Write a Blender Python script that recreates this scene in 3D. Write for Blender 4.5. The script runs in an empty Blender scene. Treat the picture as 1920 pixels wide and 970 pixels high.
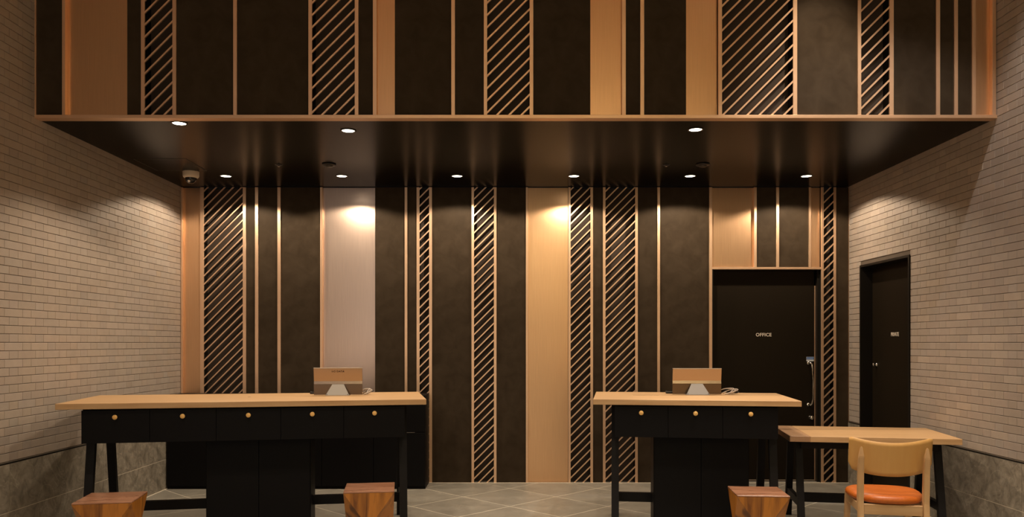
import bpy, bmesh, math, random
from mathutils import Vector, Matrix

random.seed(7)
S = bpy.context.scene
C = bpy.context.collection
F, CX, HY, H = 1480.0, 960.0, 643.0, 1.414      # focal length in px, vanishing point, eye height
YB, YF = 7.957, 5.53                            # lower clad wall, upper fascia (distance from the camera)
XL, XR = -3.344, 3.398                          # side walls
ZS, ZC = 2.989, 5.2                             # soffit over the counters, lobby ceiling
YN = -3.0                                       # lobby end behind the camera
R = math.radians

# ---------------------------------------------------------------- camera, world, lights, exposure
cam = bpy.data.cameras.new('camera')
cam.sensor_fit = 'HORIZONTAL'; cam.sensor_width = 36.0
cam.lens = 36.0 * F / 1920.0
cam.shift_y = (HY - 485.0) / 1920.0
cam.clip_start = 0.05
camo = bpy.data.objects.new('camera', cam); C.objects.link(camo)
camo.location = (0, 0, H); camo.rotation_euler = (R(90), 0, 0)
S.camera = camo

W = bpy.data.worlds.new('world'); S.world = W; W.use_nodes = True
bgn = W.node_tree.nodes['Background']
bgn.inputs[0].default_value = (1.0, 0.90, 0.84, 1); bgn.inputs[1].default_value = 1.0

S.view_settings.view_transform = 'Standard'
S.view_settings.look = 'None'
S.view_settings.gamma = 1.0
S.view_settings.use_curve_mapping = False
S.view_settings.exposure = 0.35

WARM = (1.0, 0.80, 0.58)
GOLD = (1.0, 0.88, 0.66)
COOL = (1.0, 0.90, 0.82)
P_REAR, P_FRONT = 41.0, 40.0
# recessed lamps of the soffit: (x, y, power)
REAR_LAMPS = [(x, 7.45) for x in (-2.70, -1.606, -0.518, 0.584, 1.681, 2.779)]
FRONT_LAMPS = [(-2.386, 5.66), (-1.215, 5.857), (1.355, 5.828)]
# unseen lamps in the high lobby ceiling, some added: x, y, power, cone, blend, colour, tilt towards +Y
LOBBY_LAMPS = [(2.55, 4.18, 180, 84, 0.35, COOL, 0),
               (-0.2, -2.3, 270, 130, 0.5, GOLD, 0),  # GOLD lamps: added to wash the street wall that the metals reflect
               (1.3, -2.3, 270, 130, 0.5, GOLD, 0),
               (2.7, -2.3, 220, 130, 0.5, GOLD, 0),
               (-1.9, 2.9, 190, 80, 0.5, WARM, 8),  # this and the next two: added front fill for counters, stools and chair
               (0.2, 2.9, 190, 80, 0.5, WARM, 8),
               (2.2, 2.9, 100, 80, 0.5, WARM, 8),
               (2.15, 4.80, 330, 38, 0.6, WARM, 12)]

# ---------------------------------------------------------------- materials
MATS = {}
def nodes_of(m):
    nt = m.node_tree
    return nt, nt.nodes, nt.links, nt.nodes['Principled BSDF']

def base_mat(name, col, rough=0.5, metal=0.0, spec=0.5):
    m = bpy.data.materials.new(name); m.use_nodes = True
    nt, N, L, b = nodes_of(m)
    b.inputs['Base Color'].default_value = (*col, 1)
    b.inputs['Roughness'].default_value = rough
    b.inputs['Metallic'].default_value = metal
    b.inputs['Specular IOR Level'].default_value = spec
    MATS[name] = m
    return m

def noise_col(m, c1, c2, scale=(1, 1, 1), nscale=5.0, detail=5.0, lo=0.3, hi=0.7, coord='Object',
              bump=0.0, rough=None, dist=0.0, bumpdist=0.002):
    nt, N, L, b = nodes_of(m)
    tc = N.new('ShaderNodeTexCoord'); mp = N.new('ShaderNodeMapping'); ns = N.new('ShaderNodeTexNoise')
    mp.inputs['Scale'].default_value = scale
    ns.inputs['Scale'].default_value = nscale; ns.inputs['Detail'].default_value = detail
    ns.inputs['Distortion'].default_value = dist
    L.new(tc.outputs[coord], mp.inputs[0]); L.new(mp.outputs[0], ns.inputs['Vector'])
    rp = N.new('ShaderNodeValToRGB')
    rp.color_ramp.elements[0].position = lo; rp.color_ramp.elements[0].color = (*c1, 1)
    rp.color_ramp.elements[1].position = hi; rp.color_ramp.elements[1].color = (*c2, 1)
    L.new(ns.outputs['Fac'], rp.inputs[0]); L.new(rp.outputs[0], b.inputs['Base Color'])
    if rough:
        mr = N.new('ShaderNodeMapRange')
        mr.inputs['To Min'].default_value = rough[0]; mr.inputs['To Max'].default_value = rough[1]
        L.new(ns.outputs['Fac'], mr.inputs['Value']); L.new(mr.outputs[0], b.inputs['Roughness'])
    if bump:
        bp = N.new('ShaderNodeBump'); bp.inputs['Strength'].default_value = bump
        bp.inputs['Distance'].default_value = bumpdist
        L.new(ns.outputs['Fac'], bp.inputs['Height']); L.new(bp.outputs[0], b.inputs['Normal'])
    return rp

# clad wall
m = base_mat('plaster', (0.05, 0.04, 0.03), 0.55, 0, 0.06); noise_col(m, (0.036, 0.0250, 0.0155), (0.053, 0.0380, 0.0245), nscale=9, detail=9, dist=0.6, bump=0.25, rough=(0.50, 0.66), coord='Object')
m = base_mat('copper', (0.72, 0.45, 0.27), 0.34, 0.92); noise_col(m, (0.82, 0.52, 0.31), (0.88, 0.57, 0.34), scale=(60, 60, 1.2), nscale=3, rough=(0.29, 0.37))
m = base_mat('rose_metal', (0.72, 0.55, 0.45), 0.34, 0.92); noise_col(m, (0.72, 0.56, 0.47), (0.78, 0.61, 0.51), scale=(60, 60, 1.2), nscale=3, rough=(0.29, 0.37))
base_mat('bar_metal', (0.90, 0.62, 0.42), 0.42, 0.88)
base_mat('cavity', (0.012, 0.010, 0.008), 0.6, 0, 0.15)
base_mat('backing', (0.045, 0.033, 0.026), 0.6, 0, 0.15)
base_mat('soffit', (0.005, 0.0035, 0.002), 0.25, 0.0, 0.045)
base_mat('soffit_line', (0.06, 0.045, 0.03), 0.4)
base_mat('lobby_plaster', (0.74, 0.44, 0.23), 0.8)
base_mat('cream_plaster', (0.74, 0.68, 0.48), 0.8)
# brick
m = base_mat('brick', (0.5, 0.42, 0.34), 0.62)
nt, N, L, b = nodes_of(m)
at = N.new('ShaderNodeVertexColor'); at.layer_name = 'tint'
tc = N.new('ShaderNodeTexCoord'); ns = N.new('ShaderNodeTexNoise'); ns.inputs['Scale'].default_value = 14; ns.inputs['Detail'].default_value = 8
gm = N.new('ShaderNodeNewGeometry')
L.new(gm.outputs['Position'], ns.inputs['Vector'])
mr = N.new('ShaderNodeMapRange'); mr.inputs['To Min'].default_value = 0.88; mr.inputs['To Max'].default_value = 1.10
L.new(ns.outputs['Fac'], mr.inputs['Value'])
mx = N.new('ShaderNodeMix'); mx.data_type = 'RGBA'; mx.blend_type = 'MULTIPLY'; mx.inputs[0].default_value = 1.0
cb = N.new('ShaderNodeCombineColor')
for i in range(3): L.new(mr.outputs[0], cb.inputs[i])
L.new(at.outputs['Color'], mx.inputs[6]); L.new(cb.outputs[0], mx.inputs[7]); L.new(mx.outputs[2], b.inputs['Base Color'])
bp = N.new('ShaderNodeBump'); bp.inputs['Strength'].default_value = 0.2; bp.inputs['Distance'].default_value = 0.002
n2 = N.new('ShaderNodeTexNoise'); n2.inputs['Scale'].default_value = 90; L.new(gm.outputs['Position'], n2.inputs['Vector'])
L.new(n2.outputs['Fac'], bp.inputs['Height']); L.new(bp.outputs[0], b.inputs['Normal'])
base_mat('grout', (0.10, 0.075, 0.055), 0.9)
base_mat('floor_grout', (0.80, 0.73, 0.60), 0.8)
base_mat('reveal', (0.012, 0.010, 0.008), 0.6)
base_mat('steel_trim', (0.42, 0.36, 0.30), 0.35, 0.8)
# stone
def stone_mat(name, c1, c2, vein, ns=6.0):
    m = base_mat(name, c1, 0.45)
    rp = noise_col(m, c1, c2, nscale=ns, detail=14, dist=0.7, lo=0.32, hi=0.68, bump=0.2, rough=(0.36, 0.56))
    for n_ in m.node_tree.nodes:
        if n_.type == 'TEX_NOISE': n_.inputs['Roughness'].default_value = 0.68
    nt, N, L, b = nodes_of(m)
    tc = N.new('ShaderNodeTexCoord'); wn = N.new('ShaderNodeTexNoise'); wn.inputs['Scale'].default_value = 2.2
    wn.inputs['Detail'].default_value = 6; wn.inputs['Distortion'].default_value = 2.0
    oi = N.new('ShaderNodeObjectInfo'); va = N.new('ShaderNodeVectorMath'); va.operation = 'ADD'
    L.new(tc.outputs['Object'], va.inputs[0]); L.new(oi.outputs['Location'], va.inputs[1]); L.new(va.outputs[0], wn.inputs['Vector'])
    mth = N.new('ShaderNodeMath'); mth.operation = 'SUBTRACT'; mth.inputs[1].default_value = 0.5
    ab = N.new('ShaderNodeMath'); ab.operation = 'ABSOLUTE'
    mr = N.new('ShaderNodeMapRange'); mr.inputs['From Min'].default_value = 0.0; mr.inputs['From Max'].default_value = 0.008
    mr.inputs['To Min'].default_value = 0.35; mr.inputs['To Max'].default_value = 0.0
    L.new(wn.outputs['Fac'], mth.inputs[0]); L.new(mth.outputs[0], ab.inputs[0]); L.new(ab.outputs[0], mr.inputs['Value'])
    mx = N.new('ShaderNodeMix'); mx.data_type = 'RGBA'; mx.inputs[7].default_value = (*vein, 1)
    L.new(mr.outputs[0], mx.inputs[0]); L.new(rp.outputs[0], mx.inputs[6]); L.new(mx.outputs[2], b.inputs['Base Color'])
stone_mat('stone', (0.115, 0.100, 0.078), (0.34, 0.300, 0.240), (0.55, 0.49, 0.40), 11.0)
stone_mat('floor_tile', (0.21, 0.195, 0.163), (0.305, 0.284, 0.243), (0.38, 0.355, 0.305))
# furniture
m = base_mat('oak', (0.6, 0.4, 0.22), 0.45)
noise_col(m, (0.46, 0.272, 0.122), (0.57, 0.37, 0.19), scale=(1.2, 22, 14), nscale=2.4, detail=6, lo=0.25, hi=0.75, rough=(0.38, 0.5))
m = base_mat('oak_upright', (0.6, 0.4, 0.22), 0.45)
noise_col(m, (0.50, 0.30, 0.14), (0.61, 0.39, 0.195), scale=(22, 22, 1.2), nscale=2.4, detail=6, lo=0.25, hi=0.75, rough=(0.38, 0.5))
m = base_mat('oak_cross', (0.5, 0.32, 0.18), 0.45)
noise_col(m, (0.33, 0.19, 0.10), (0.40, 0.24, 0.13), scale=(22, 1.2, 14), nscale=2.4, detail=6, lo=0.25, hi=0.75, rough=(0.38, 0.5))
m = base_mat('ply', (0.6, 0.4, 0.2), 0.42)
noise_col(m, (0.60, 0.335, 0.105), (0.63, 0.365, 0.12), scale=(14, 8, 1.0), nscale=2.5, detail=6, rough=(0.36, 0.48))
m = base_mat('rosewood', (0.3, 0.13, 0.03), 0.32)
noise_col(m, (0.13, 0.040, 0.007), (0.46, 0.175, 0.024), scale=(9, 9, 1.2), nscale=1.3, detail=6, lo=0.34, hi=0.58, dist=1.2, rough=(0.25, 0.4))
m = base_mat('rosewood_top', (0.3, 0.15, 0.08), 0.3)
noise_col(m, (0.20, 0.085, 0.045), (0.40, 0.20, 0.12), scale=(2, 9, 2), nscale=2.0, detail=7, lo=0.3, hi=0.65, dist=1.2, rough=(0.22, 0.36))
base_mat('black_paint', (0.0055, 0.005, 0.0055), 0.5, 0, 0.1)
base_mat('black_leg', (0.009, 0.008, 0.0085), 0.5, 0, 0.15)
base_mat('black_gap', (0.002, 0.002, 0.002), 0.8)
base_mat('brass', (0.85, 0.53, 0.18), 0.4, 0.15)
m = base_mat('leather', (0.62, 0.17, 0.02), 0.38)
noise_col(m, (0.46, 0.105, 0.010), (0.54, 0.14, 0.016), nscale=60, bump=0.1, rough=(0.34, 0.44))
base_mat('monitor_shell', (0.40, 0.31, 0.24), 0.22, 0.95)
base_mat('monitor_dark_reflection', (0.16, 0.115, 0.08), 0.32, 0.9)  # lower monitor back: dark reflection put into the colour
base_mat('monitor_edge', (0.60, 0.53, 0.45), 0.4, 0.2)
base_mat('monitor_plate', (0.33, 0.315, 0.295), 0.5, 0.0)
base_mat('black_plastic', (0.015, 0.014, 0.014), 0.4)
base_mat('cable_light', (0.55, 0.47, 0.40), 0.5)
base_mat('ivory_plastic', (0.72, 0.60, 0.46), 0.45)
base_mat('dome_glass', (0.012, 0.010, 0.010), 0.08)
base_mat('chrome', (0.80, 0.77, 0.72), 0.12, 1.0)
base_mat('door_paint', (0.014, 0.010, 0.006), 0.5, 0, 0.08)
base_mat('door_frame', (0.010, 0.008, 0.006), 0.5, 0, 0.2)
base_mat('white_letter', (0.78, 0.70, 0.60), 0.5)
base_mat('dark_letter', (0.06, 0.03, 0.015), 0.5)
base_mat('sticker_blue', (0.10, 0.20, 0.48), 0.4)
base_mat('sticker_white', (0.62, 0.66, 0.70), 0.4)
base_mat('lamp_trim', (0.03, 0.024, 0.018), 0.35)
m = base_mat('lamp_glow', (1, 1, 1), 0.5)
b = m.node_tree.nodes['Principled BSDF']
b.inputs['Emission Color'].default_value = (1.0, 0.88, 0.68, 1); b.inputs['Emission Strength'].default_value = 9.0
m = base_mat('screen', (0.02, 0.02, 0.02), 0.15)

# ---------------------------------------------------------------- helpers
def px(x, Y):            # image column -> world X at distance Y
    return (x - CX) / F * Y
def pz(y, Y):            # image row -> world Z at distance Y
    return H + (HY - y) / F * Y

def link(name, me, mat, parent=None, loc=(0, 0, 0), rot=(0, 0, 0)):
    o = bpy.data.objects.new(name, me); C.objects.link(o)
    if mat is not None and len(me.materials) == 0: me.materials.append(MATS[mat])
    o.location = loc; o.rotation_euler = rot
    if parent is not None: o.parent = parent
    return o
def finish(bm, name, smooth=False):
    bmesh.ops.recalc_face_normals(bm, faces=bm.faces[:])
    me = bpy.data.meshes.new(name); bm.to_mesh(me); bm.free()
    if smooth:
        for p in me.polygons: p.use_smooth = True
    return me
def tag(o, label=None, cat=None, group=None, kind=None):
    if label: o['label'] = label
    if cat: o['category'] = cat
    if group: o['group'] = group
    if kind: o['kind'] = kind
    return o
def thing(name, label, cat, loc=(0, 0, 0), rz=0.0, group=None, kind=None):
    o = bpy.data.objects.new(name, None); C.objects.link(o)
    o.empty_display_size = 0.1
    o.location = loc; o.rotation_euler = (0, 0, rz)
    return tag(o, label, cat, group, kind)

def bm_box(bm, x0, x1, y0, y1, z0, z1, bev=0.0):
    t = bmesh.new()
    v = [t.verts.new((x, y, z)) for z in (z0, z1) for y in (y0, y1) for x in (x0, x1)]
    for f in ((0, 2, 3, 1), (4, 5, 7, 6), (0, 1, 5, 4), (2, 6, 7, 3), (0, 4, 6, 2), (1, 3, 7, 5)):
        t.faces.new([v[i] for i in f])
    if bev > 0:
        bmesh.ops.bevel(t, geom=t.edges[:], offset=bev, segments=1, affect='EDGES')
    me = bpy.data.meshes.new('tmp'); t.to_mesh(me); t.free()
    bm.from_mesh(me); bpy.data.meshes.remove(me)
def box(name, mat, b, parent=None, bev=0.0):
    """box with its origin at its own centre, so object-space textures vary from piece to piece"""
    x0, x1, y0, y1, z0, z1 = b
    c = ((x0+x1)/2, (y0+y1)/2, (z0+z1)/2)
    bm = bmesh.new()
    bm_box(bm, x0-c[0], x1-c[0], y0-c[1], y1-c[1], z0-c[2], z1-c[2], bev)
    return link(name, finish(bm, name), mat, parent, c)
def bm_prism(bm, pts, a0, a1, axis='y'):
    """polygon pts (2D) extruded along an axis"""
    def mk(p, a):
        return (p[0], a, p[1]) if axis == 'y' else ((a, p[0], p[1]) if axis == 'x' else (p[0], p[1], a))
    A = [bm.verts.new(mk(p, a0)) for p in pts]; B = [bm.verts.new(mk(p, a1)) for p in pts]
    n = len(pts)
    bm.faces.new(A); bm.faces.new(B[::-1])
    for i in range(n): bm.faces.new((A[i], B[i], B[(i+1) % n], A[(i+1) % n]))
def prism(name, mat, pts, a0, a1, axis='y', parent=None, loc=(0, 0, 0)):
    bm = bmesh.new(); bm_prism(bm, pts, a0, a1, axis)
    return link(name, finish(bm, name), mat, parent, loc)
def bm_bar(bm, p, q, w, d, up=Vector((0, 1, 0)), bev=0.0):
    """straight bar of section w x d from p to q; ends cut horizontal (for legs) when it rises"""
    p, q = Vector(p), Vector(q); t = (q - p).normalized()
    s = t.cross(up)
    s = s.normalized() if s.length > 1e-6 else Vector((1, 0, 0))
    n = s.cross(t).normalized()
    vs = []
    for c in (p, q):
        for a, e in ((-1, -1), (1, -1), (1, 1), (-1, 1)):
            v = c + s * (a * w / 2) + n * (e * d / 2)
            if abs(t.z) > 0.5: v = v - t * ((v.z - c.z) / t.z)
            vs.append(bm.verts.new(v))
    fs = [(0, 3, 2, 1), (4, 5, 6, 7)] + [(i, (i+1) % 4, 4 + (i+1) % 4, 4 + i) for i in range(4)]
    for f in fs: bm.faces.new([vs[i] for i in f])
def bar(name, mat, p, q, w, d, parent=None, up=Vector((0, 1, 0))):
    bm = bmesh.new(); bm_bar(bm, p, q, w, d, up)
    return link(name, finish(bm, name), mat, parent)
def bm_tube(bm, pts, r, seg=8, closed_ends=True):
    pts = [Vector(p) for p in pts]; rings = []
    for i, p in enumerate(pts):
        t = (pts[min(i+1, len(pts)-1)] - pts[max(i-1, 0)]).normalized()
        a = t.cross(Vector((0, 0, 1)))
        if a.length < 1e-3: a = t.cross(Vector((0, 1, 0)))
        a.normalize(); b2 = t.cross(a)
        rr = r[i] if isinstance(r, (list, tuple)) else r
        rings.append([bm.verts.new(p + a * rr * math.cos(k*2*math.pi/seg) + b2 * rr * math.sin(k*2*math.pi/seg)) for k in range(seg)])
    for i in range(len(rings)-1):
        for k in range(seg):
            bm.faces.new((rings[i][k], rings[i][(k+1) % seg], rings[i+1][(k+1) % seg], rings[i+1][k]))
    if closed_ends: bm.faces.new(rings[0][::-1]); bm.faces.new(rings[-1])
def tube(name, mat, pts, r, parent=None, seg=8):
    bm = bmesh.new(); bm_tube(bm, pts, r, seg)
    return link(name, finish(bm, name, True), mat, parent)
def lathe(name, mat, prof, parent=None, loc=(0, 0, 0), rot=(0, 0, 0), seg=24, smooth=True):
    """prof: list of (radius, z)"""
    bm = bmesh.new(); rings = []
    for r, z in prof:
        if r < 1e-6: rings.append([bm.verts.new((0, 0, z))])
        else: rings.append([bm.verts.new((r*math.cos(k*2*math.pi/seg), r*math.sin(k*2*math.pi/seg), z)) for k in range(seg)])
    for a, b2 in zip(rings, rings[1:]):
        if len(a) == 1 and len(b2) == 1: continue
        for k in range(seg):
            if len(a) == 1: bm.faces.new((a[0], b2[k], b2[(k+1) % seg]))
            elif len(b2) == 1: bm.faces.new((a[k], a[(k+1) % seg], b2[0]))
            else: bm.faces.new((a[k], a[(k+1) % seg], b2[(k+1) % seg], b2[k]))
    me = finish(bm, name, smooth)
    return link(name, me, mat, parent, loc, rot)
def lettering(name, mat, text, size, depth, parent, loc, rot, bold=0.0, sx=1.0, spacing=1.0):
    cu = bpy.data.curves.new('lettering_curve', 'FONT'); cu.body = text; cu.size = size; cu.extrude = depth
    cu.align_x = 'CENTER'; cu.align_y = 'CENTER'; cu.offset = bold; cu.space_character = spacing
    t = bpy.data.objects.new('lettering_tmp', cu); C.objects.link(t)
    bpy.context.view_layer.update()
    me = bpy.data.meshes.new_from_object(t.evaluated_get(bpy.context.evaluated_depsgraph_get()))
    bpy.data.objects.remove(t); bpy.data.curves.remove(cu)
    me.transform(Matrix.Diagonal((sx, 1, 1, 1)))
    me.materials.clear()
    return link(name, me, mat, parent, loc, rot)
def clip_poly(pts, z0, z1):
    def half(P, inside, cut):
        out = []
        for i, p in enumerate(P):
            q = P[(i+1) % len(P)]
            if inside(p): out.append(p)
            if inside(p) != inside(q): out.append(cut(p, q))
        return out
    def cutz(z):
        return lambda p, q: (p[0] + (q[0]-p[0])*(z-p[1])/(q[1]-p[1]), z)
    P = half(pts, lambda p: p[1] >= z0, cutz(z0))
    if len(P) < 3: return []
    P = half(P, lambda p: p[1] <= z1, cutz(z1))
    return P if len(P) >= 3 else []

# ================================================================ SETTING
# ---- floor: square stone tiles laid on the diagonal
floor = box('floor', 'floor_grout', (XL-0.3, XR+0.3, YN, YB+0.3, -0.06, -0.0008))
tag(floor, 'grey stone tile floor laid diagonally with pale joints', 'floor', kind='structure')
T = 0.60; DG = T * math.sqrt(2)
ox, oy = px(955.5, F*H/307), F*H/307            # a joint crossing seen in the picture
tb = bmesh.new(); hb = (T - 0.007) / 2
bm_box(tb, -hb, hb, -hb, hb, -0.02, 0.0, 0.0006)
tile_me = finish(tb, 'tile')
fb = bmesh.new()
for i in range(-30, 30):
    for j in range(-30, 30):
        if (i + j) % 2 == 0: continue
        cx, cy = ox + i*DG/2, oy + j*DG/2
        if not (XL-0.42 < cx < XR+0.42 and YN < cy < YB+0.40): continue
        if XL+0.44 < cx < XR-0.44 and cy < YB-0.44 and cy > 1.8:
            link('tile', tile_me, 'floor_tile', floor, Vector((cx, cy, 0)) - floor.location, (0, 0, R(45)))
        else:                                    # cut tiles along the walls, clipped at the wall lines
            poly = [(cx+DG/2*0.9884, cy), (cx, cy+DG/2*0.9884), (cx-DG/2*0.9884, cy), (cx, cy-DG/2*0.9884)]
            poly = clip_poly(poly, YN, YB+0.10)
            poly = [(b_, a_) for a_, b_ in clip_poly([(q[1], q[0]) for q in poly], XL-0.02, XR+0.02)]
            if len(poly) >= 3:
                if cy > 1.8:
                    mx_, my_ = sum(p[0] for p in poly)/len(poly), sum(p[1] for p in poly)/len(poly)
                    t = bmesh.new(); bm_prism(t, [(p[0]-mx_, p[1]-my_) for p in poly], -0.02, 0.0, 'z')
                    link('tile', finish(t, 'tile'), 'floor_tile', floor, Vector((mx_, my_, 0)) - floor.location)
                else: bm_prism(fb, poly, -0.02, 0.0, 'z')
tag(link('tile_field', finish(fb, 'tile_field'), 'floor_tile', floor, Vector((0, 0, 0)) - floor.location), kind='stuff')

for b_ in ((XL+0.006, XR-0.006, YB-0.010, YB-0.0005, 0.0, 0.004), (XL+0.0045, XL+0.0125, 1.8, YB-0.012, 0.0, 0.004), (XR-0.0125, XR-0.0045, 1.8, 6.73, 0.0, 0.004)):
    o = box('edge_joint', 'floor_grout', b_, floor); o.location = Vector(o.location) - Vector(floor.location)

# ---- side walls: Flemish bond brick tile over a two-course stone base
BZ0, BP, JT = 0.625, 0.0565, 0.0034             # first course, course pitch, joint
D2 = (6.745, 7.684, 2.157)                      # private door opening: near, far, top
def brick_mesh(l, h, tint):
    bm = bmesh.new(); d = 0.007; e = 0.0016
    lay = bm.loops.layers.color.new('tint')
    brick_into(bm, lay, 0, 0, 0, l, h, d, e, tint)
    return finish(bm, 'brick')
def brick_into(bm, lay, x, y, z, l, h, d, e, tint, sgn=1):
    a = [bm.verts.new((x, y + sy*l/2, z + sz*h/2)) for sy, sz in ((-1, -1), (1, -1), (1, 1), (-1, 1))]
    m_ = [bm.verts.new((x + sgn*(d-e), y + sy*l/2, z + sz*h/2)) for sy, sz in ((-1, -1), (1, -1), (1, 1), (-1, 1))]
    c = [bm.verts.new((x + sgn*d, y + sy*(l/2-e), z + sz*(h/2-e))) for sy, sz in ((-1, -1), (1, -1), (1, 1), (-1, 1))]
    fs = [bm.faces.new(c), bm.faces.new(a[::-1])]
    for i in range(4):
        j = (i+1) % 4
        fs.append(bm.faces.new((a[i], a[j], m_[j], m_[i]))); fs.append(bm.faces.new((m_[i], m_[j], c[j], c[i])))
    for f in fs:
        for lp in f.loops: lp[lay] = (*tint, 1)
def brick_tint():
    k = random.gauss(1.0, 0.036); w = random.gauss(0, 0.005)
    c = (0.368*k + w, 0.309*k, 0.262*k - w)
    return tuple(max(0, min(1, q))**(1/2.2) for q in c)
def side_wall(name, X, sgn, label, phase, door=None):
    x_out = X - sgn * 0.007
    boxes = [(YN, YB+0.3, 0.0, ZC)]
    if door: boxes = [(YN, door[0], 0.0, ZC), (door[1], YB+0.3, 0.0, ZC), (door[0], door[1], door[2], ZC)]
    bm = bmesh.new()
    for y0, y1, z0, z1 in boxes:
        bm_box(bm, min(x_out, x_out - sgn*0.30), max(x_out, x_out - sgn*0.30), y0, y1, z0, z1)
    wall = tag(link(name, finish(bm, name), 'grout'), label, 'wall', kind='structure')
    P_ = 0.29; spans = []
    for r in range(int((ZC - BZ0) / BP)):
        z = BZ0 + (r + 0.5) * BP
        # r even: headers at phase; r odd: shifted by half the bond
        c0 = phase + (0 if r % 2 == 0 else P_/2)
        k = math.floor((0.2 - c0) / P_)
        while c0 + k*P_ < YB + 0.2:
            for cen, ln in ((c0 + k*P_, 0.0955), (c0 + (k+0.5)*P_, 0.1945)):
                a, b_ = max(cen - ln/2 + JT*0.28, 0.2), min(cen + ln/2 - JT*0.28, YB + 0.05)
                parts = [(a, b_)]
                if door and z - BP/2 < door[2] + 0.005:
                    parts = []
                    if a < door[0]-0.012: parts.append((a, min(b_, door[0]-0.012)))
                    if b_ > door[1]+0.012: parts.append((max(a, door[1]+0.012), b_))
                for p0, p1 in parts:
                    if p1 - p0 > 0.012: spans.append((p0, p1, z))
            k += 1
    def shown(s):
        y = (s[0]+s[1])/2
        u = CX + F*(X)/y; v = HY - F*(s[2]-H)/y
        if not (0 < u < 1920 and 0 < v < 970): return 0
        if s[2] > ZS and y > YF: return 0
        return (s[1]-s[0]) / y**2 * BP / y
    order = sorted(range(len(spans)), key=lambda i: -shown(spans[i]))
    near = set(order[:300])
    cache = {}
    fb = bmesh.new(); lay = fb.loops.layers.color.new('tint')
    for i, (a, b_, z) in enumerate(spans):
        if z > ZS + 0.03 and a > YF + 0.1: continue          # hidden inside the bulkhead
        if i in near:
            key = (round(b_-a, 4), random.randrange(10))
            if key not in cache:
                t = bmesh.new(); l2 = t.loops.layers.color.new('tint')
                brick_into(t, l2, 0, 0, 0, b_-a, BP-JT, 0.007, 0.0016, brick_tint(), sgn)
                cache[key] = finish(t, 'brick')
            link('brick', cache[key], 'brick', wall, (x_out, (a+b_)/2, z))
        else:
            brick_into(fb, lay, x_out, (a+b_)/2, z, b_-a, BP-JT, 0.007, 0.0016, brick_tint(), sgn)
    tag(link('brick_field', finish(fb, 'brick_field'), 'brick', wall), kind='stuff')
    return wall
wl = side_wall('wall_left', XL, 1, 'left side wall of beige brick tiles above grey stone base', 5.2975)
wr = side_wall('wall_right', XR, -1, 'right side wall of beige brick tiles with a black private door', 5.36, D2)

def stone_base(name, X, sgn, label, phase, door=None):
    root = thing(name, label, 'stone base', (X, 0, 0), kind='structure')
    for (z0, z1) in ((0.0, 0.286), (0.289, 0.607)):
        y = phase
        while y < YB:
            a, b_ = y + 0.0015, min(y + 0.6 - 0.0015, YB + 0.02)
            y += 0.6
            segs = [(a, b_)]
            if door:
                segs = []
                if a < door[0]-0.012: segs.append((a, min(b_, door[0]-0.012)))
                if b_ > door[1]+0.012: segs.append((max(a, door[1]+0.012), b_))
            for p0, p1 in segs:
                if p1-p0 < 0.02: continue
                o = box('slab', 'stone', (min(0, sgn*0.004), max(0, sgn*0.004), p0, p1, z0, z1), root)
    for p0, p1 in ([(0.2, YB)] if not door else [(0.2, door[0]-0.013), (door[1]+0.013, YB)]):
        box('joint', 'floor_grout', (min(0, sgn*0.0034), max(0, sgn*0.0034), p0, p1, 0.2858, 0.2892), root)
    segs = [(0.2, YB)] if not door else [(0.2, door[0]-0.012), (door[1]+0.012, YB)]
    for p0, p1 in segs:
        box('shadow_gap', 'reveal', (min(-sgn*0.005, sgn*0.002), max(-sgn*0.005, sgn*0.002), p0, p1, 0.608, 0.6185), root)
        box('edge_strip', 'steel_trim', (min(-sgn*0.005, sgn*0.006), max(-sgn*0.005, sgn*0.006), p0, p1, 0.6185, 0.6235), root)
    return root
stone_base('baseboard_left', XL, 1, 'two courses of grey stone slabs along the left wall', 0.45)
stone_base('baseboard_right', XR, -1, 'two courses of grey stone slabs along the right wall', 5.256-4.8, D2)

# ---- soffit over the counters, bulkhead, lobby ceiling
sof = box('ceiling', 'soffit', (XL, XR, YF+0.075, YB+0.3, ZS, ZS+0.05))
tag(sof, 'glossy dark brown lowered ceiling over the counters', 'ceiling', kind='structure')
lc = box('ceiling_lobby', 'lobby_plaster', (XL-0.3, XR+0.3, YN, YF+0.3, ZC, ZC+0.1))
tag(lc, 'plain high ceiling of the lobby in front of the bulkhead', 'ceiling', kind='structure')

# ---- unseen lobby end added for reflections in the metal: plaster wall with bright opening
bm = bmesh.new()
for b_ in ((-1.15, XR+0.3, YN-0.2, YN, 0.0, ZC), (XL-0.3, -1.15, YN-0.2, YN, 4.4, ZC)): bm_box(bm, *b_)
tag(link('wall_front', finish(bm, 'wall_front'), 'cream_plaster'), 'added plaster wall with an opening for light at the unseen street end of the lobby', 'wall', kind='structure')
wn_ = thing('window_added', 'added tall frame without glass in the light opening behind the camera', 'window', ((XL-1.15)/2, YN, 0), kind='structure')  # added frame, lets world light in for the metals to reflect
for x_ in (-1.07, -0.35, 0.35, 1.07): box('mullion', 'door_frame', (x_-0.03, x_+0.03, -0.12, -0.05, 0.0, 4.4), wn_)
for z_ in (0.03, 2.4, 4.36): box('transom', 'door_frame', (-1.04, 1.04, -0.115, -0.055, z_-0.03, z_+0.03), wn_)

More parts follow.
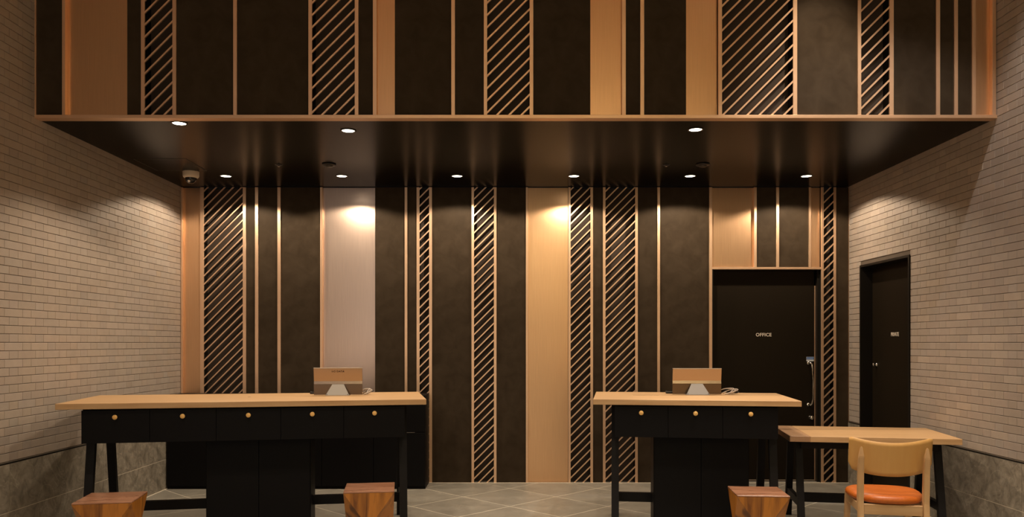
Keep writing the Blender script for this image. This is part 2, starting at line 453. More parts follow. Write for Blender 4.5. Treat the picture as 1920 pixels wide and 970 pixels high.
# ---- clad walls -------------------------------------------------
PITCH, TV = 0.0855, 0.0165
DEEP = (338.6, 600, 986, 1330, 1414, 1516.7, 1592, 116, 699, 1166, 1823, 1861)
def clad(name, label, Y, z0, z1, items):
    """items: list of (kind, px0, px1, z0 or None)"""
    wall = box(name, 'cavity', (XL-0.02, XR+0.02, Y+0.13, Y+0.28, z0, z1))
    tag(wall, label, 'wall', kind='structure')
    for kind, a, b_, zb in items:
        x0, x1 = px(a, Y), px(b_, Y); lo = z0 if zb is None else zb
        if kind == 'dark':
            o = box('panel', 'plaster', (x0-0.001, x1+0.001, Y+0.0145, Y+0.128, lo, z1))
        elif kind == 'fin':
            deep = any(abs(a-q) < 0.3 for q in DEEP)     # fins that edge a recessed metal panel return further into the wall
            o = box('fin', 'bar_metal', (x0, x1, Y, Y+(0.075 if deep else 0.014), lo, z1), bev=0.0012)
        o.parent = wall; o.location = Vector(o.location) - Vector(wall.location)
    return wall
def metal_panel(Y, a, b_, z0, z1, mat, label, group):
    x0, x1 = px(a, Y), px(b_, Y)
    o = box('metal_panel', mat, (x0, x1, Y+0.035, Y+0.125, z0, z1), bev=0.001)
    return tag(o, label, 'wall panel', group)
def lattice(Y, a, a2, b2, b_, z0, z1, yref, label, group):
    """frame bars a..a2 and b2..b_ (px), slats rising to the right at 45 degrees between them"""
    x0, x1 = px(a2, Y), px(b2, Y); w = x1 - x0
    t = thing('lattice_panel', label, 'lattice panel', ((x0+x1)/2, Y, z0), 0, group)
    lx = (x0+x1)/2; h = z1 - z0
    box('frame_bar', 'bar_metal', (px(a, Y)-lx, x0-lx, 0, 0.014, 0, h), t, 0.0012)
    box('frame_bar', 'bar_metal', (x1-lx, px(b_, Y)-lx, 0, 0.014, 0, h), t, 0.0012)
    box('side_return', 'cavity', (px(a, Y)-lx, x0-lx-0.001, 0.0145, 0.124, 0, h), t)
    box('side_return', 'cavity', (x1-lx+0.001, px(b_, Y)-lx, 0.0145, 0.124, 0, h), t)
    box('backing', 'backing', (-w/2, w/2, 0.10, 0.125, 0, h), t)
    bm = bmesh.new(); bm_prism(bm, [(-w/2, -w/2-TV/2), (w/2, w/2-TV/2), (w/2, w/2+TV/2), (-w/2, -w/2+TV/2)], 0.002, 0.013)
    full = finish(bm, 'slat')
    zr = pz(yref, Y) - z0
    k = math.floor(-(zr + w + 0.05) / PITCH)
    while True:
        zl = zr + k*PITCH; k += 1
        if zl > h + 0.02: break
        if zl - TV/2 >= 0 and zl + w + TV/2 <= h:
            link('slat', full, 'bar_metal', t, (0, 0, zl + w/2))
        else:
            P = clip_poly([(-w/2, zl-TV/2), (w/2, zl+w-TV/2), (w/2, zl+w+TV/2), (-w/2, zl+TV/2)], 0, h)
            if len(P) >= 3:
                zc = sum(p[1] for p in P)/len(P)
                prism('slat', 'bar_metal', [(p[0], p[1]-zc) for p in P], 0.002, 0.013, 'y', t, (0, 0, zc))
    return t

ZD = 2.155                                       # top of the office door opening
ZT = ZD + 0.022                                  # top of its header strip
d, f_ = 'dark', 'fin'
lower = [(f_, 338.6, 342, None), (d, 461, 478, None), (f_, 478, 484, None), (d, 484, 520, None), (f_, 520, 526, None), (d, 526, 600, None),
         (f_, 600, 604.6, None), (d, 703, 758.7, None), (f_, 758.7, 763.6, None), (d, 763.6, 781, None), (d, 810, 884, None),
         (d, 931, 986, None), (f_, 986, 990, None), (d, 1112, 1130.6, None), (d, 1196, 1232.6, None), (f_, 1232.6, 1237.6, None),
         (d, 1237.6, 1330, None), (f_, 1330, 1335.5, None), (f_, 1414, 1419, ZT), (d, 1419, 1455.5, ZT), (f_, 1455.5, 1461, ZT),
         (d, 1461, 1516.7, ZT), (f_, 1516.7, 1521, ZT), (d, 1568, 1592, None), (f_, 1592, 1596.5, None)]
ZL1 = ZS - 0.006
wb = clad('wall_back', 'back wall of dark plaster panels and thin copper fins behind the counters', YB, 0.0, ZL1, lower)
o = box('header_strip', 'bar_metal', (px(1335.5, YB), px(1540, YB), YB, YB+0.075, ZD, ZT), bev=0.001)
o.parent = wb; o.location = Vector(o.location) - Vector(wb.location)
gm_, gl_ = 'copper panels of the back wall', 'diagonal lattices of the back wall'
metal_panel(YB, 342, 375, 0, ZL1, 'copper', 'narrow copper panel at the far left end of the back wall beside the brick', gm_)
metal_panel(YB, 604.6, 703, 0, ZL1, 'rose_metal', 'wide pale rose metal panel behind the monitor on the long counter', gm_)
metal_panel(YB, 990, 1065.7, 0, ZL1, 'copper', 'bright golden metal panel at the middle of the back wall', gm_)
metal_panel(YB, 1335.5, 1414, ZT, ZL1, 'copper', 'short copper panel above the left part of the office door', gm_)
metal_panel(YB, 1521, 1540, ZT, ZL1, 'copper', 'short narrow copper panel above the right edge of the office door', gm_)
LOW = [(375, 382, 455, 461, 374.5, 'wide diagonal lattice panel on the back wall near the left brick wall'),
       (781, 786.6, 804.5, 810, 370.7, 'narrow diagonal lattice panel above the right end of the long counter'),
       (884, 888.8, 926, 931, 373.2, 'diagonal lattice panel standing alone between two dark panels near the middle'),
       (1065.7, 1070, 1107, 1112, 372.0, 'diagonal lattice panel touching the right edge of the golden panel'),
       (1130.6, 1135.4, 1191, 1196, 358.9, 'wide diagonal lattice panel above the left end of the short counter'),
       (1540, 1544.6, 1563.4, 1568, 444.2, 'narrow diagonal lattice panel right of the office door')]
for a, a2, b2, b_, yr, lb in LOW: lattice(YB, a, a2, b2, b_, 0.0, ZL1, yr, lb, gl_)

ZU0 = ZS + 0.022
upper = [(f_, 62, 67, None), (d, 67, 116, None), (f_, 116, 122, None), (d, 237, 264, None), (d, 330, 437, None), (f_, 437, 444, None), (d, 444, 578, None),
         (d, 672, 699, None), (f_, 699, 706, None), (d, 740, 846, None), (f_, 846, 853, None), (d, 853, 907, None), (d, 1000, 1107, None),
         (f_, 1166, 1173.5, None), (d, 1173.5, 1200.5, None), (f_, 1200.5, 1208, None), (d, 1208, 1287, None), (d, 1495, 1608.5, None),
         (d, 1676, 1755.5, None), (f_, 1755.5, 1763, None), (d, 1763, 1789.5, None), (f_, 1789.5, 1796.5, None), (d, 1796.5, 1823, None),
         (f_, 1823, 1830, None), (f_, 1861, 1868, None)]
wu = clad('wall_upper', 'upper bulkhead face of dark panels and copper fins above the lowered ceiling', YF, ZU0, ZC, upper)
o = box('bottom_strip', 'bar_metal', (XL, XR, YF-0.004, YF+0.075, ZS-0.001, ZU0), bev=0.001)
o.parent = wu; o.location = Vector(o.location) - Vector(wu.location)
gm_, gl_ = 'copper panels of the upper bulkhead', 'diagonal lattices of the upper bulkhead'
metal_panel(YF, 122, 237, ZU0, ZC, 'copper', 'broad shadowy copper panel at the left end of the upper bulkhead', gm_)
metal_panel(YF, 706, 740, ZU0, ZC, 'copper', 'narrow copper panel of the bulkhead above the right half of the long counter', gm_)
metal_panel(YF, 1107, 1166, ZU0, ZC, 'copper', 'copper panel of the bulkhead just right of its middle', gm_)
metal_panel(YF, 1287, 1347, ZU0, ZC, 'copper', 'copper panel of the bulkhead touching its widest lattice', gm_)
metal_panel(YF, 1830, 1861, ZU0, ZC, 'copper', 'narrow copper panel at the right end of the bulkhead beside the brick', gm_)
UPP = [(264, 271, 323, 330, 206.0, 'leftmost diagonal lattice of the upper bulkhead right of the broad copper panel'),
       (578, 585, 665, 672, 210.8, 'diagonal lattice of the upper bulkhead above the middle of the long counter'),
       (907, 913.5, 993, 1000, 210.8, 'diagonal lattice at the centre of the upper bulkhead'),
       (1347, 1354, 1487, 1495, 217.0, 'widest diagonal lattice of the upper bulkhead above the office door'),
       (1608.5, 1615, 1668, 1676, 203.4, 'rightmost diagonal lattice of the upper bulkhead on a spotlit dark ground')]
for a, a2, b2, b_, yr, lb in UPP: lattice(YF, a, a2, b2, b_, ZU0, ZC, yr, lb, gl_)

# ---- doors ------------------------------------------------------
def place(o, parent):
    o.parent = parent; o.location = Vector(o.location) - Vector(parent.location); return o
dx0, dx1 = px(1335.5, YB), px(1540, YB); YD = YB + 0.10
d1 = thing('door_1', 'black office door set into the back wall', 'door', ((dx0+dx1)/2, YD, 0), kind='structure')
xg = px(1528.5, YD)
place(box('leaf', 'door_paint', (dx0+0.012, xg-0.010, YD, YD+0.029, 0.006, ZD-0.002), bev=0.001), d1)
place(box('edge_guard', 'bar_metal', (xg-0.009, xg, YD-0.003, YD+0.025, 0.006, ZD-0.16)), d1)
place(box('jamb', 'door_frame', (dx0+0.0005, dx0+0.011, YB+0.004, YD+0.029, 0.0, ZD)), d1)
place(box('jamb', 'door_frame', (xg+0.002, dx1-0.0005, YB+0.055, YD+0.029, 0.0, ZD)), d1)
place(box('kick_strip', 'steel_trim', (dx0+0.012, xg-0.010, YD-0.004, YD-0.0005, 0.006, 0.018)), d1)
o = lettering('lettering', 'white_letter', 'OFFICE', 0.047, 0.0006, d1, (0, 0, 0), (R(90), 0, 0), 0.0008, 1.0, 1.08)
o.location = Vector((px(1431.8, YD), YD-0.001, pz(628.3, YD))) - Vector(d1.location)
tag(o, 'white letters OFFICE')
hx = px(1522.5, YD-0.05)
hz0, hz1 = pz(759, YD), pz(681, YD)
h_ = tube('pull_handle', 'chrome', [(hx-0.018, YD-0.001, hz1), (hx-0.018, YD-0.020, hz1+0.003), (hx-0.012, YD-0.042, hz1+0.002), (hx-0.002, YD-0.052, hz1-0.014), (hx+0.006, YD-0.055, hz1-0.06), (hx+0.008, YD-0.056, (hz0+hz1)/2), (hx+0.006, YD-0.055, hz0+0.06),
                                    (hx-0.002, YD-0.052, hz0+0.014), (hx-0.012, YD-0.042, hz0-0.002), (hx-0.018, YD-0.020, hz0-0.003), (hx-0.018, YD-0.001, hz0)], 0.0095, None, 10)
place(h_, d1); tag(h_, 'long curved chrome pull handle')
for hz in (hz0, hz1):
    place(lathe('rosette', 'chrome', [(0, 0), (0.018, 0), (0.018, 0.006), (0.012, 0.010), (0, 0.010)], None, (hx-0.018, YD, hz), (R(90), 0, 0), 16), d1)
kx, kz = px(1520, YD), pz(783, YD)
place(lathe('lock_knob', 'chrome', [(0, 0), (0.024, 0), (0.024, 0.006), (0.012, 0.012), (0.012, 0.022), (0.021, 0.028), (0.021, 0.040), (0.015, 0.046), (0, 0.047)], None, (kx, YD, kz), (R(90), 0, 0), 18), d1)
sx0, sx1, sz0, sz1 = px(1512, YD), px(1526, YD), pz(677.7, YD), pz(669.5, YD)
st = place(box('sticker', 'sticker_white', (sx0, sx1, YD-0.0012, YD-0.0002, sz0, sz1)), d1); tag(st, 'small blue and white sticker')
o = box('print', 'sticker_blue', (sx0+0.002, sx1-0.002, YD-0.0018, YD-0.0013, sz0+0.017, sz1-0.002)); place(o, d1); o.parent = st; o.location = Vector(o.location) + Vector(d1.location) - Vector(d1.location) - Vector(st.location)
for k in range(3):
    w_ = (sx1-sx0)
    q = box('mark', 'sticker_white', (sx0+w_*(0.16+0.25*k), sx0+w_*(0.30+0.25*k), YD-0.0022, YD-0.0019, sz0+0.026, sz0+0.030)); q.parent = st
    q.location = Vector(q.location) - Vector(d1.location) - Vector(st.location)

d2 = thing('door_2', 'black private door recessed in the right brick wall', 'door', (XR, (D2[0]+D2[1])/2, 0), kind='structure')
xd = XR + 0.106
place(box('leaf', 'door_paint', (xd, xd+0.04, D2[0]+0.012, D2[1]-0.012, 0.006, D2[2]-0.012), bev=0.001), d2)
place(box('jamb', 'door_frame', (XR-0.010, xd+0.05, D2[0]-0.012, D2[0]+0.011, 0.0, D2[2]-0.012)), d2)
place(box('jamb', 'door_frame', (XR-0.010, xd+0.05, D2[1]-0.011, D2[1]+0.012, 0.0, D2[2]-0.012)), d2)
place(box('lintel', 'door_frame', (XR-0.010, xd+0.05, D2[0]-0.012, D2[1]+0.012, D2[2]-0.011, D2[2]+0.010)), d2)
o = lettering('lettering', 'white_letter', 'PRIVATE', 0.050, 0.0006, d2, (0, 0, 0), (R(90), 0, R(-90)), 0.0005, 0.80, 1.0)
o.location = Vector((xd-0.001, 7.222, pz(627.5, 7.222))) - Vector(d2.location); tag(o, 'white letters PRIVATE')
place(lathe('door_knob', 'chrome', [(0, 0), (0.020, 0), (0.020, 0.004), (0.010, 0.010), (0.010, 0.022), (0.019, 0.030), (0.015, 0.040), (0, 0.042)], None, (xd, 7.585, pz(684, 7.585)), (0, R(-90), 0), 18), d2)

# ================================================================ CEILING FITTINGS
def downlight(x, y, z, power, cone, blend, col, label, group, r=0.046, tilt=0):
    t = thing('downlight', label, 'downlight', (x, y, z), 0, group)
    lathe('trim_ring', 'lamp_trim', [(r+0.001, 0.0), (r+0.012, 0.0), (r+0.012, -0.004), (r+0.003, -0.005), (r+0.001, -0.003)], t)
    lathe('lens', 'lamp_glow', [(0, -0.0015), (r, -0.0015), (r, 0.0), (0, 0.0)], t)
    li = bpy.data.lights.new('lamp', 'SPOT'); li.energy = power; li.color = col
    li.spot_size = R(cone); li.spot_blend = blend; li.shadow_soft_size = 0.03
    lo = bpy.data.objects.new('lamp', li); C.objects.link(lo); lo.parent = t
    lo.location = (0, 0, -0.02); lo.rotation_euler = (R(tilt), 0, 0)
    return t
nth = ['first', 'second', 'third', 'fourth', 'fifth', 'sixth']
for i, (x, y) in enumerate(REAR_LAMPS):
    downlight(x, y, ZS, P_REAR, 146, 0.18, WARM, nth[i] + ' lit recessed downlight from the left in the row along the back wall', 'downlights along the back wall')
for i, (x, y) in enumerate(FRONT_LAMPS):
    downlight(x, y, ZS, P_FRONT, 128, 0.35, WARM, ['lit downlight near the bulkhead edge above the left end of the long counter', 'lit downlight near the bulkhead edge above the middle of the long counter',
              'lit downlight near the bulkhead edge above the short counter'][i], 'downlights near the bulkhead edge')
for i, (x, y, p, c, bl, col, tl) in enumerate(LOBBY_LAMPS):
    downlight(x, y, ZC, p, c, bl, col, ['lobby ceiling downlight before the right end of the bulkhead', 'added wash lamp in the lobby ceiling by the street wall beside the opening',
              'added wash lamp in the lobby ceiling at the middle of the street wall', 'added wash lamp in the lobby ceiling corner by the right wall', 'added fill lamp in the lobby ceiling before the left end of the long counter', 'added fill lamp in the lobby ceiling before the gap between the two counters', 'added fill lamp in the lobby ceiling before the chair and low table', 'accent downlight in the lobby ceiling close to the bulkhead'][i], 'lobby ceiling downlights', 0.06, tl)

cm = thing('security_camera', 'ivory dome security camera on the dark ceiling by the left wall', 'camera', (-2.953, 7.26, ZS))
lathe('housing', 'ivory_plastic', [(0, 0), (0.071, 0), (0.072, -0.004), (0.072, -0.040), (0.066, -0.054), (0.056, -0.060), (0, -0.060)], cm)
lathe('dome', 'dome_glass', [(0.052, -0.058)] + [(0.052*math.cos(R(a)), -0.060-0.052*math.sin(R(a))) for a in range(0, 90, 12)] + [(0, -0.112)], cm)
o = lathe('lens', 'chrome', [(0, 0), (0.012, 0), (0.012, 0.006), (0.009, 0.007), (0, 0.005)], cm, (0, -0.040, -0.092), (R(125), 0, 0), 14)
for x, y, lb in ((-1.613, 6.96, 'round dark smoke detector beside the second rear downlight'), (1.683, 6.96, 'round dark smoke detector above the fifth rear downlight')):
    t = thing('smoke_detector', lb, 'smoke detector', (x, y, ZS))
    lathe('base', 'black_plastic', [(0, 0), (0.061, 0), (0.061, -0.008), (0.052, -0.012), (0, -0.012)], t)
    lathe('sensor', 'lamp_trim', [(0.036, -0.011), (0.033, -0.022), (0.020, -0.026), (0, -0.027)], t)
for x, y, lb in ((-2.062, 6.98, 'small ceiling sprinkler left of the smoke detector over the long counter'), (1.364, 6.98, 'small ceiling sprinkler left of the smoke detector over the short counter')):
    t = thing('sprinkler', lb, 'sprinkler', (x, y, ZS))
    lathe('plate', 'black_plastic', [(0, 0), (0.032, 0), (0.030, -0.004), (0, -0.005)], t, seg=18)
    lathe('head', 'chrome', [(0.006, -0.004), (0.006, -0.014), (0.011, -0.015), (0.011, -0.018), (0, -0.018)], t, seg=12)
t = thing('access_hatch', 'square flush access hatch in the dark ceiling by the camera', 'ceiling hatch', (-3.017, 6.987, ZS))
for b_ in ((-0.226, 0.226, -0.233, -0.229), (-0.226, 0.226, 0.229, 0.233), (-0.226, -0.222, -0.229, 0.229), (0.222, 0.226, -0.229, 0.229)):
    box('frame', 'soffit_line', (*b_, -0.003, 0.0), t)
box('panel', 'soffit', (-0.219, 0.219, -0.226, 0.226, -0.002, 0.0), t)
box('latch', 'steel_trim', (0.0, 0.035, 0.229, 0.236, -0.006, -0.003), t)

# ================================================================ FURNITURE
def a_frame(parent, u, vc, zt, half_top, half_foot, wid=0.055, dep=0.045, tie_z=0.21, tie_h=0.065):
    for s in (-1, 1):
        bar('leg', 'black_leg', (u, vc + s*half_foot, 0.0), (u, vc + s*half_top, zt), dep, wid, parent, Vector((1, 0, 0)))
    hh = half_foot + (half_top-half_foot)*(tie_z/zt)
    box('tie_bar', 'black_leg', (u-0.017, u+0.017, vc-hh+0.012, vc+hh-0.012, tie_z-tie_h/2, tie_z+tie_h/2), parent)
def counter(name, label, loc, rz, Wd, Dp, n, tower, zt=1.0, th=0.040):
    t = thing(name, label, 'counter', (*loc, 0), rz)         # origin: front left corner on the floor
    box('top', 'oak', (0, Wd, 0, Dp, zt-th, zt), t, 0.002)
    b0, b1 = 0.155, Wd-0.155; zb = 0.724
    box('drawer_case', 'black_gap', (b0+0.004, b1-0.004, 0.045, Dp-0.12, zb+0.004, zt-th-0.0005), t)
    step = (b1-b0)/n
    for i in range(n):
        dr = box('drawer', 'black_paint', (b0+i*step+0.0012, b0+(i+1)*step-0.0012, 0.024, 0.044, zb, zt-th-0.010), t, 0.0008)
        kb = lathe('knob', 'brass', [(0, 0), (0.008, 0), (0.008, 0.010), (0.0160, 0.012), (0.0165, 0.020), (0.015, 0.0215), (0, 0.0215)], dr, (0, -0.0102, 0.066), (R(90), 0, 0), 18)
    for u in (0.160, Wd-0.160):
        a_frame(t, u, 0.43, zt-th-0.002, 0.165, 0.33)
    box('stretcher', 'black_leg', (0.18, Wd-0.18, 0.41, 0.45, 0.175, 0.245), t)
    u0, u1 = tower
    tw = box('pedestal', 'black_paint', (u0, u1, 0.20, 0.68, 0.0, zb-0.001), t, 0.0015)
    dr = box('pedestal_door', 'black_paint', (u0+0.006, (u0+u1)/2-0.0015, 0.184, 0.1995, 0.05, zb-0.012), t, 0.001)
    dr = box('pedestal_door', 'black_paint', ((u0+u1)/2+0.0015, u1-0.006, 0.184, 0.1995, 0.05, zb-0.012), t, 0.001)
    if n == 5: lathe('cable_port', 'black_plastic', [(0, 0), (0.012, 0), (0.0118, 0.0004), (0, 0.0004)], t, (1.19, 0.48, zt), seg=16)
    else: box('cable_slot', 'black_gap', (0.30, 0.50, 0.50, 0.504, zt, zt+0.0004), t)
    return t
def unproject(t_loc, rz, u, v):
    c, s = math.cos(rz), math.sin(rz)
    return (t_loc[0] + c*u - s*v, t_loc[1] + s*u + c*v)
AL, AR = R(10.4), R(-7.5)
LL, LR = (-3.086, 5.33), (0.594, 5.78)
counter('reception_counter', 'long black counter with oak top and five drawers on the left', LL, AL, 2.50, 0.90, 5, (0.93, 1.665))
counter('reception_counter', 'short black counter with oak top and three drawers on the right', LR, AR, 1.47, 0.90, 3, (0.445, 1.14))

# low oak table at the right
AT = R(-9.6); LT = (2.066, 5.87)
t = thing('work_table', 'low oak table with black trestle legs beside the right brick wall', 'table', (*LT, 0), AT)
box('top', 'oak', (0.146, 1.188, 0, 0.755, 0.677, 0.72), t, 0.002)
box('end_strip', 'oak_cross', (0, 0.145, 0, 0.755, 0.677, 0.72), t, 0.002)  # separate left strip of the top, darker with grain across
box('apron', 'black_leg', (0.11, 1.08, 0.16, 0.18, 0.61, 0.676), t)
box('apron', 'black_leg', (0.11, 1.08, 0.56, 0.58, 0.61, 0.676), t)
for u in (0.10, 1.088): a_frame(t, u, 0.375, 0.676, 0.16, 0.29, 0.05, 0.042, 0.20, 0.06)
box('stretcher', 'black_leg', (0.12, 1.07, 0.355, 0.395, 0.165, 0.235), t)

# cabinet against the back wall behind the long counter
cb_ = thing('storage_cabinet', 'low black cabinet against the back wall behind the long counter', 'cabinet', (XL, 7.61, 0))
cw = px(797, 7.61) - XL
box('body', 'black_paint', (0.012, cw, 0.02, YB-7.61-0.002, 0.0, 0.880), cb_, 0.001)
box('top', 'black_paint', (0.012, cw+0.001, 0.0, YB-7.61-0.001, 0.881, 0.905), cb_, 0.0015)
nd = 5; sw = (cw-0.012)/nd
for i in range(nd):
    box('drawer', 'black_paint', (0.012+i*sw+0.002, 0.012+(i+1)*sw-0.002, 0.002, 0.0195, 0.552, 0.876), cb_, 0.001)
    box('door', 'black_paint', (0.012+i*sw+0.002, 0.012+(i+1)*sw-0.002, 0.002, 0.0195, 0.03, 0.545), cb_, 0.001)
    box('pull_edge', 'steel_trim', (0.012+i*sw+0.06, 0.012+(i+1)*sw-0.10, -0.001, 0.0195, 0.5455, 0.5485), cb_)

# faceted wooden stools
def stool(x, y, rz, label, side=0.335, h=0.45):
    t = thing('stump_stool', label, 'stool', (x, y, 0), rz, 'faceted wooden stump stools')
    a, r, hm, tp = side/2, side*0.475, 0.215, 0.010
    bm = bmesh.new()
    def ring(z, pts): return [bm.verts.new((p[0], p[1], z)) for p in pts]
    sq = [(-a, -a), (a, -a), (a, a), (-a, a)]; di = [(0, -r), (r, 0), (0, r), (-r, 0)]
    b0, mid, top = ring(0, [(p[0]*0.9, p[1]*0.9) for p in sq]), ring(hm, di), ring(h-tp, sq)
    for i in range(4):
        j = (i+1) % 4
        bm.faces.new((top[i], top[j], mid[i])); bm.faces.new((top[j], mid[j], mid[i]))
        bm.faces.new((b0[j], b0[i], mid[i])); bm.faces.new((b0[j], mid[i], mid[j]))
    bm.faces.new(top); bm.faces.new(b0[::-1])
    link('trunk', finish(bm, 'trunk'), 'rosewood', t)
    box('seat', 'rosewood_top', (-a, a, -a, a, h-tp+0.0003, h), t, 0.002)
    return t
def centre_of(cs, hgt):
    P = [((c[0]-CX)/F*((H-hgt)*F/(c[1]-HY)), (H-hgt)*F/(c[1]-HY)) for c in cs]
    return sum(p[0] for p in P)/4, sum(p[1] for p in P)/4
s1 = centre_of([(140.4, 943.4), (244.9, 939), (271.9, 923.2), (172.3, 925.9)], 0.45)
s2 = centre_of([(648, 922), (741, 918.4), (736.3, 905.5), (647.6, 909.5)], 0.45)
s3 = centre_of([(1377.5, 928), (1475, 930.4), (1465, 915), (1368, 911.8)], 0.45)
stool(*s1, R(10), 'faceted wooden stool in front of the left end of the long counter', 0.34)
stool(*s2, R(8), 'dark-streaked faceted wooden stool with a knot at the right half of the long counter', 0.325)
stool(*s3, R(-5), 'faceted wooden stool in front of the short counter next to the low table', 0.325)

# oak chair with orange leather seat; origin under the middle of the back posts, facing +Y
AC = R(-12)
pl, pr = ((1618-CX)/F*4.97, 4.97), ((1730.5-CX)/F*4.90, 4.90)
ch = thing('dining_chair', 'oak chair with curved plywood back and orange leather seat at the low table', 'chair', ((pl[0]+pr[0])/2, (pl[1]+pr[1])/2, 0), AC)
hw = 0.19
for s in (-1, 1):
    bm = bmesh.new()      # back post: foot kicks back, upper end tapers against the backrest
    prof = [(0.0, -0.055, 0.028, 0.030), (0.42, 0.0, 0.036, 0.040), (0.60, -0.010, 0.036, 0.036), (0.70, -0.028, 0.034, 0.028), (0.765, -0.034, 0.012, 0.008)]
    rings = []
    for z, y, w, dd in prof:
        rings.append([bm.verts.new((s*hw + a*w/2, y + c*dd/2, z)) for a, c in ((-1, -1), (1, -1), (1, 1), (-1, 1))])
    for A, B in zip(rings, rings[1:]):
        for k in range(4): bm.faces.new((A[k], A[(k+1) % 4], B[(k+1) % 4], B[k]))
    bm.faces.new(rings[0][::-1]); bm.faces.new(rings[-1])
    bmesh.ops.recalc_face_normals(bm, faces=bm.faces[:])
    bmesh.ops.bevel(bm, geom=bm.edges[:], offset=0.004, segments=2, affect='EDGES')
    link('leg', finish(bm, 'leg'), 'oak_upright', ch)
    bar('leg', 'oak_upright', (s*0.195, 0.415, 0.0), (s*0.185, 0.40, 0.405), 0.034, 0.034, ch)
    box('side_rail', 'oak', (s*hw-0.011, s*hw+0.011, 0.02, 0.385, 0.345, 0.400), ch, 0.002)
box('back_rail', 'oak', (-hw+0.018, hw-0.018, -0.010, 0.014, 0.335, 0.400), ch, 0.002)
box('front_rail', 'oak', (-0.17, 0.17, 0.385, 0.408, 0.345, 0.400), ch, 0.002)
# curved backrest: convex towards the viewer, lower edge bowed
bm = bmesh.new(); nu, nv = 24, 8; grid = {}
hwB = 0.245
for side in (0, 1):
    for i in range(nu+1):
        u = -1 + 2*i/nu
        ztop = 0.786 + 0.034*u*u
        zbot = 0.570 + 0.042*abs(u)**2.2
        e = max(0.0, (abs(u)-0.90)/0.10)          # rounded corners
        ztop -= 0.010*e*e; zbot += 0.040*e*e
        for j in range(nv+1):
            v = j/nv; z = zbot + (ztop-zbot)*v
            y = -0.004 + 0.060*u*u - 0.045*(z-0.60)/0.20*0.75 + (0.011 if side else 0.0)
            grid[side, i, j] = bm.verts.new((u*hwB, y, z))
for i in range(nu):
    for j in range(nv):
        bm.faces.new((grid[0, i, j], grid[0, i+1, j], grid[0, i+1, j+1], grid[0, i, j+1]))
        bm.faces.new((grid[1, i, j], grid[1, i, j+1], grid[1, i+1, j+1], grid[1, i+1, j]))
for i in range(nu):
    for j in (0, nv): bm.faces.new((grid[0, i, j], grid[0, i+1, j], grid[1, i+1, j], grid[1, i, j]))
for j in range(nv):
    for i in (0, nu): bm.faces.new((grid[0, i, j], grid[0, i, j+1], grid[1, i, j+1], grid[1, i, j]))
me = finish(bm, 'backrest')
for p in me.polygons: p.use_smooth = abs(p.normal.z) < 0.6
bk = link('backrest', me, 'ply', ch, (0, 0.028, 0))
# cushion: superellipse plan, domed top, tucked underside
bm = bmesh.new(); seg = 48; rings = []
for sc, z in ((0.0, 0.402), (0.86, 0.402), (0.95, 0.408), (0.995, 0.420), (1.0, 0.432), (0.97, 0.446), (0.90, 0.455), (0.75, 0.460), (0.45, 0.458), (0.0, 0.456)):
    if sc == 0: rings.append([bm.verts.new((0, 0.20, z))]); continue
    rg = []
    for k in range(seg):
        a = 2*math.pi*k/seg; c, s = math.cos(a), math.sin(a)
        ux = abs(c)**0.72*(1 if c > 0 else -1); vy = abs(s)**0.72*(1 if s > 0 else -1)
        wd = 0.222 + 0.022*vy
        rg.append(bm.verts.new((ux*wd*sc, 0.20+vy*0.228*sc, z)))
    rings.append(rg)
for A, B in zip(rings, rings[1:]):
    for k in range(seg):
        if len(A) == 1: bm.faces.new((A[0], B[k], B[(k+1) % seg]))
        elif len(B) == 1: bm.faces.new((A[k], A[(k+1) % seg], B[0]))
        else: bm.faces.new((A[k], A[(k+1) % seg], B[(k+1) % seg], B[k]))
link('seat', finish(bm, 'seat', True), 'leather', ch)

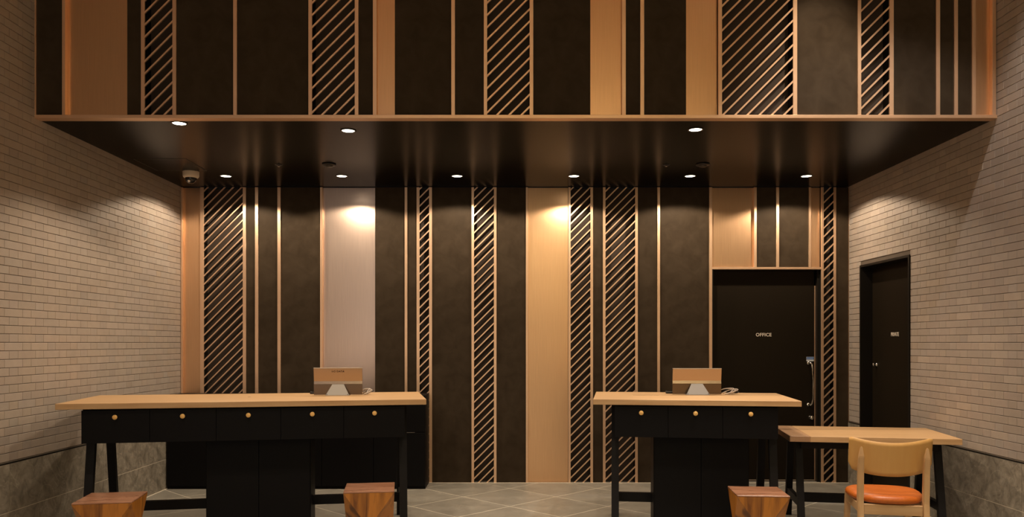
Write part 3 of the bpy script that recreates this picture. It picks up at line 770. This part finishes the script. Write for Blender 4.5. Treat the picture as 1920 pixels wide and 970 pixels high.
# ================================================================ THINGS ON THE COUNTERS
def monitor(loc, rz, label, Wm=0.376, Hm=0.212):
    t = thing('desk_monitor', label, 'monitor', (loc[0], loc[1], 1.0), rz, 'monitors seen from behind')
    hw = Wm/2; back = [(-0.030, Hm), (-0.012, 0.110), (-0.0165, 0.088), (-0.015, 0.004)]   # (y, z) of the rear face, leaning towards the viewer
    front = [(p[0]+0.014, p[1]) for p in back]
    prism('shell', 'monitor_shell', back[:3] + front[2::-1], -hw, hw, 'x', t)
    prism('lower_reflection', 'monitor_dark_reflection', back[2:] + front[:1:-1], -hw, hw, 'x', t)  # same rear shell, split off to carry its painted dark reflection
    prism('top_edge', 'monitor_edge', [(-0.0312, Hm+0.0002), (-0.0312, Hm+0.005), (-0.016, Hm+0.005), (-0.016, Hm+0.0002)], -hw, hw, 'x', t)
    prism('screen', 'screen', [(p[0]+0.0002, p[1]) for p in front] + [(p[0]+0.003, p[1]) for p in front[::-1]], -hw+0.008, hw-0.008, 'x', t)
    bm = bmesh.new()
    za, zb, ya, yb = 0.0, 0.086, -0.075, -0.0235
    A = [(-0.092, ya, za), (0.092, ya, za), (0.045, yb, zb), (-0.045, yb, zb)]
    th_ = 0.006
    lo_ = [bm.verts.new(p) for p in A]; hi_ = [bm.verts.new((p[0], p[1]+th_, p[2])) for p in A]
    bm.faces.new(lo_); bm.faces.new(hi_[::-1])
    for k in range(4): bm.faces.new((lo_[k], hi_[k], hi_[(k+1) % 4], lo_[(k+1) % 4]))
    sp = link('stand', finish(bm, 'stand'), 'monitor_plate', t)
    box('stand_foot', 'monitor_plate', (-0.092, 0.092, -0.075, 0.05, 0.0, 0.004), t)
    for s in (-1, 1):
        lathe('screw', 'black_plastic', [(0, 0), (0.0032, 0), (0.0032, 0.0015), (0, 0.002)], t, (s*0.080, ya+0.0045, 0.009), (R(60), 0, 0), 10)
    sl = math.atan2(0.018, 0.10)
    o = lettering('lettering', 'dark_letter', 'I-O DATA', 0.0195, 0.0003, t, (0, -0.0256, 0.187), (R(90)+sl, 0, 0), 0.0008, 1.10, 1.05)
    return t
ml = ((634.5-CX)/F*6.25, 6.25); mr_ = ((1306-CX)/F*6.32, 6.32)
monitor(ml, R(6), 'metal-backed monitor standing on the long counter')
monitor(mr_, R(-3), 'metal-backed monitor standing on the short counter', 0.384, 0.205)

def keypad(loc, rz, label):
    t = thing('card_reader', label, 'card reader', (loc[0], loc[1], 1.0), rz)
    box('body', 'black_plastic', (-0.06, 0.06, -0.04, 0.04, 0, 0.018), t, 0.003)
    box('pad', 'dome_glass', (-0.05, 0.05, -0.03, 0.03, 0.0182, 0.020), t)
keypad(((596-CX)/F*6.40, 6.40), R(10), 'flat black device beside the monitor on the long counter')
keypad(((1262-CX)/F*6.45, 6.45), R(-7), 'flat black device beside the monitor on the short counter')

def cables(loc, rz, label, seed, spread):
    rnd = random.Random(seed)
    t = thing('cable_bundle', label, 'cables', (loc[0], loc[1], 1.0), rz)
    for k in range(6):
        pts = []; a0 = rnd.uniform(0, 0.6); R0 = rnd.uniform(0.6, 1.0)*spread; hgt = rnd.uniform(0.020, 0.058); off = rnd.uniform(-0.02, 0.02)
        for i in range(17):
            q = i/16
            x = -0.03 + R0*math.sin(math.pi*q*0.92+0.05) + 0.008*math.sin(9*q+k)
            y = off + 0.05*math.cos(math.pi*q+a0)
            z = 0.0035 + hgt*math.sin(math.pi*min(1, q*1.02))**0.8*(1-0.5*q) + (0.03*(1-q)**3 if k % 2 else 0)
            pts.append((x, y, max(z, 0.0035)))
        tube('cable', 'cable_light' if k % 3 != 1 else 'black_plastic', pts, 0.0028, t, 6)
    return t
cables(((687-CX)/F*6.28, 6.28), R(10), 'coil of pale cables right of the monitor on the long counter', 3, 0.085)
cables(((1361-CX)/F*6.34, 6.34), R(-7), 'loose tangle of cables right of the monitor on the short counter', 5, 0.13)
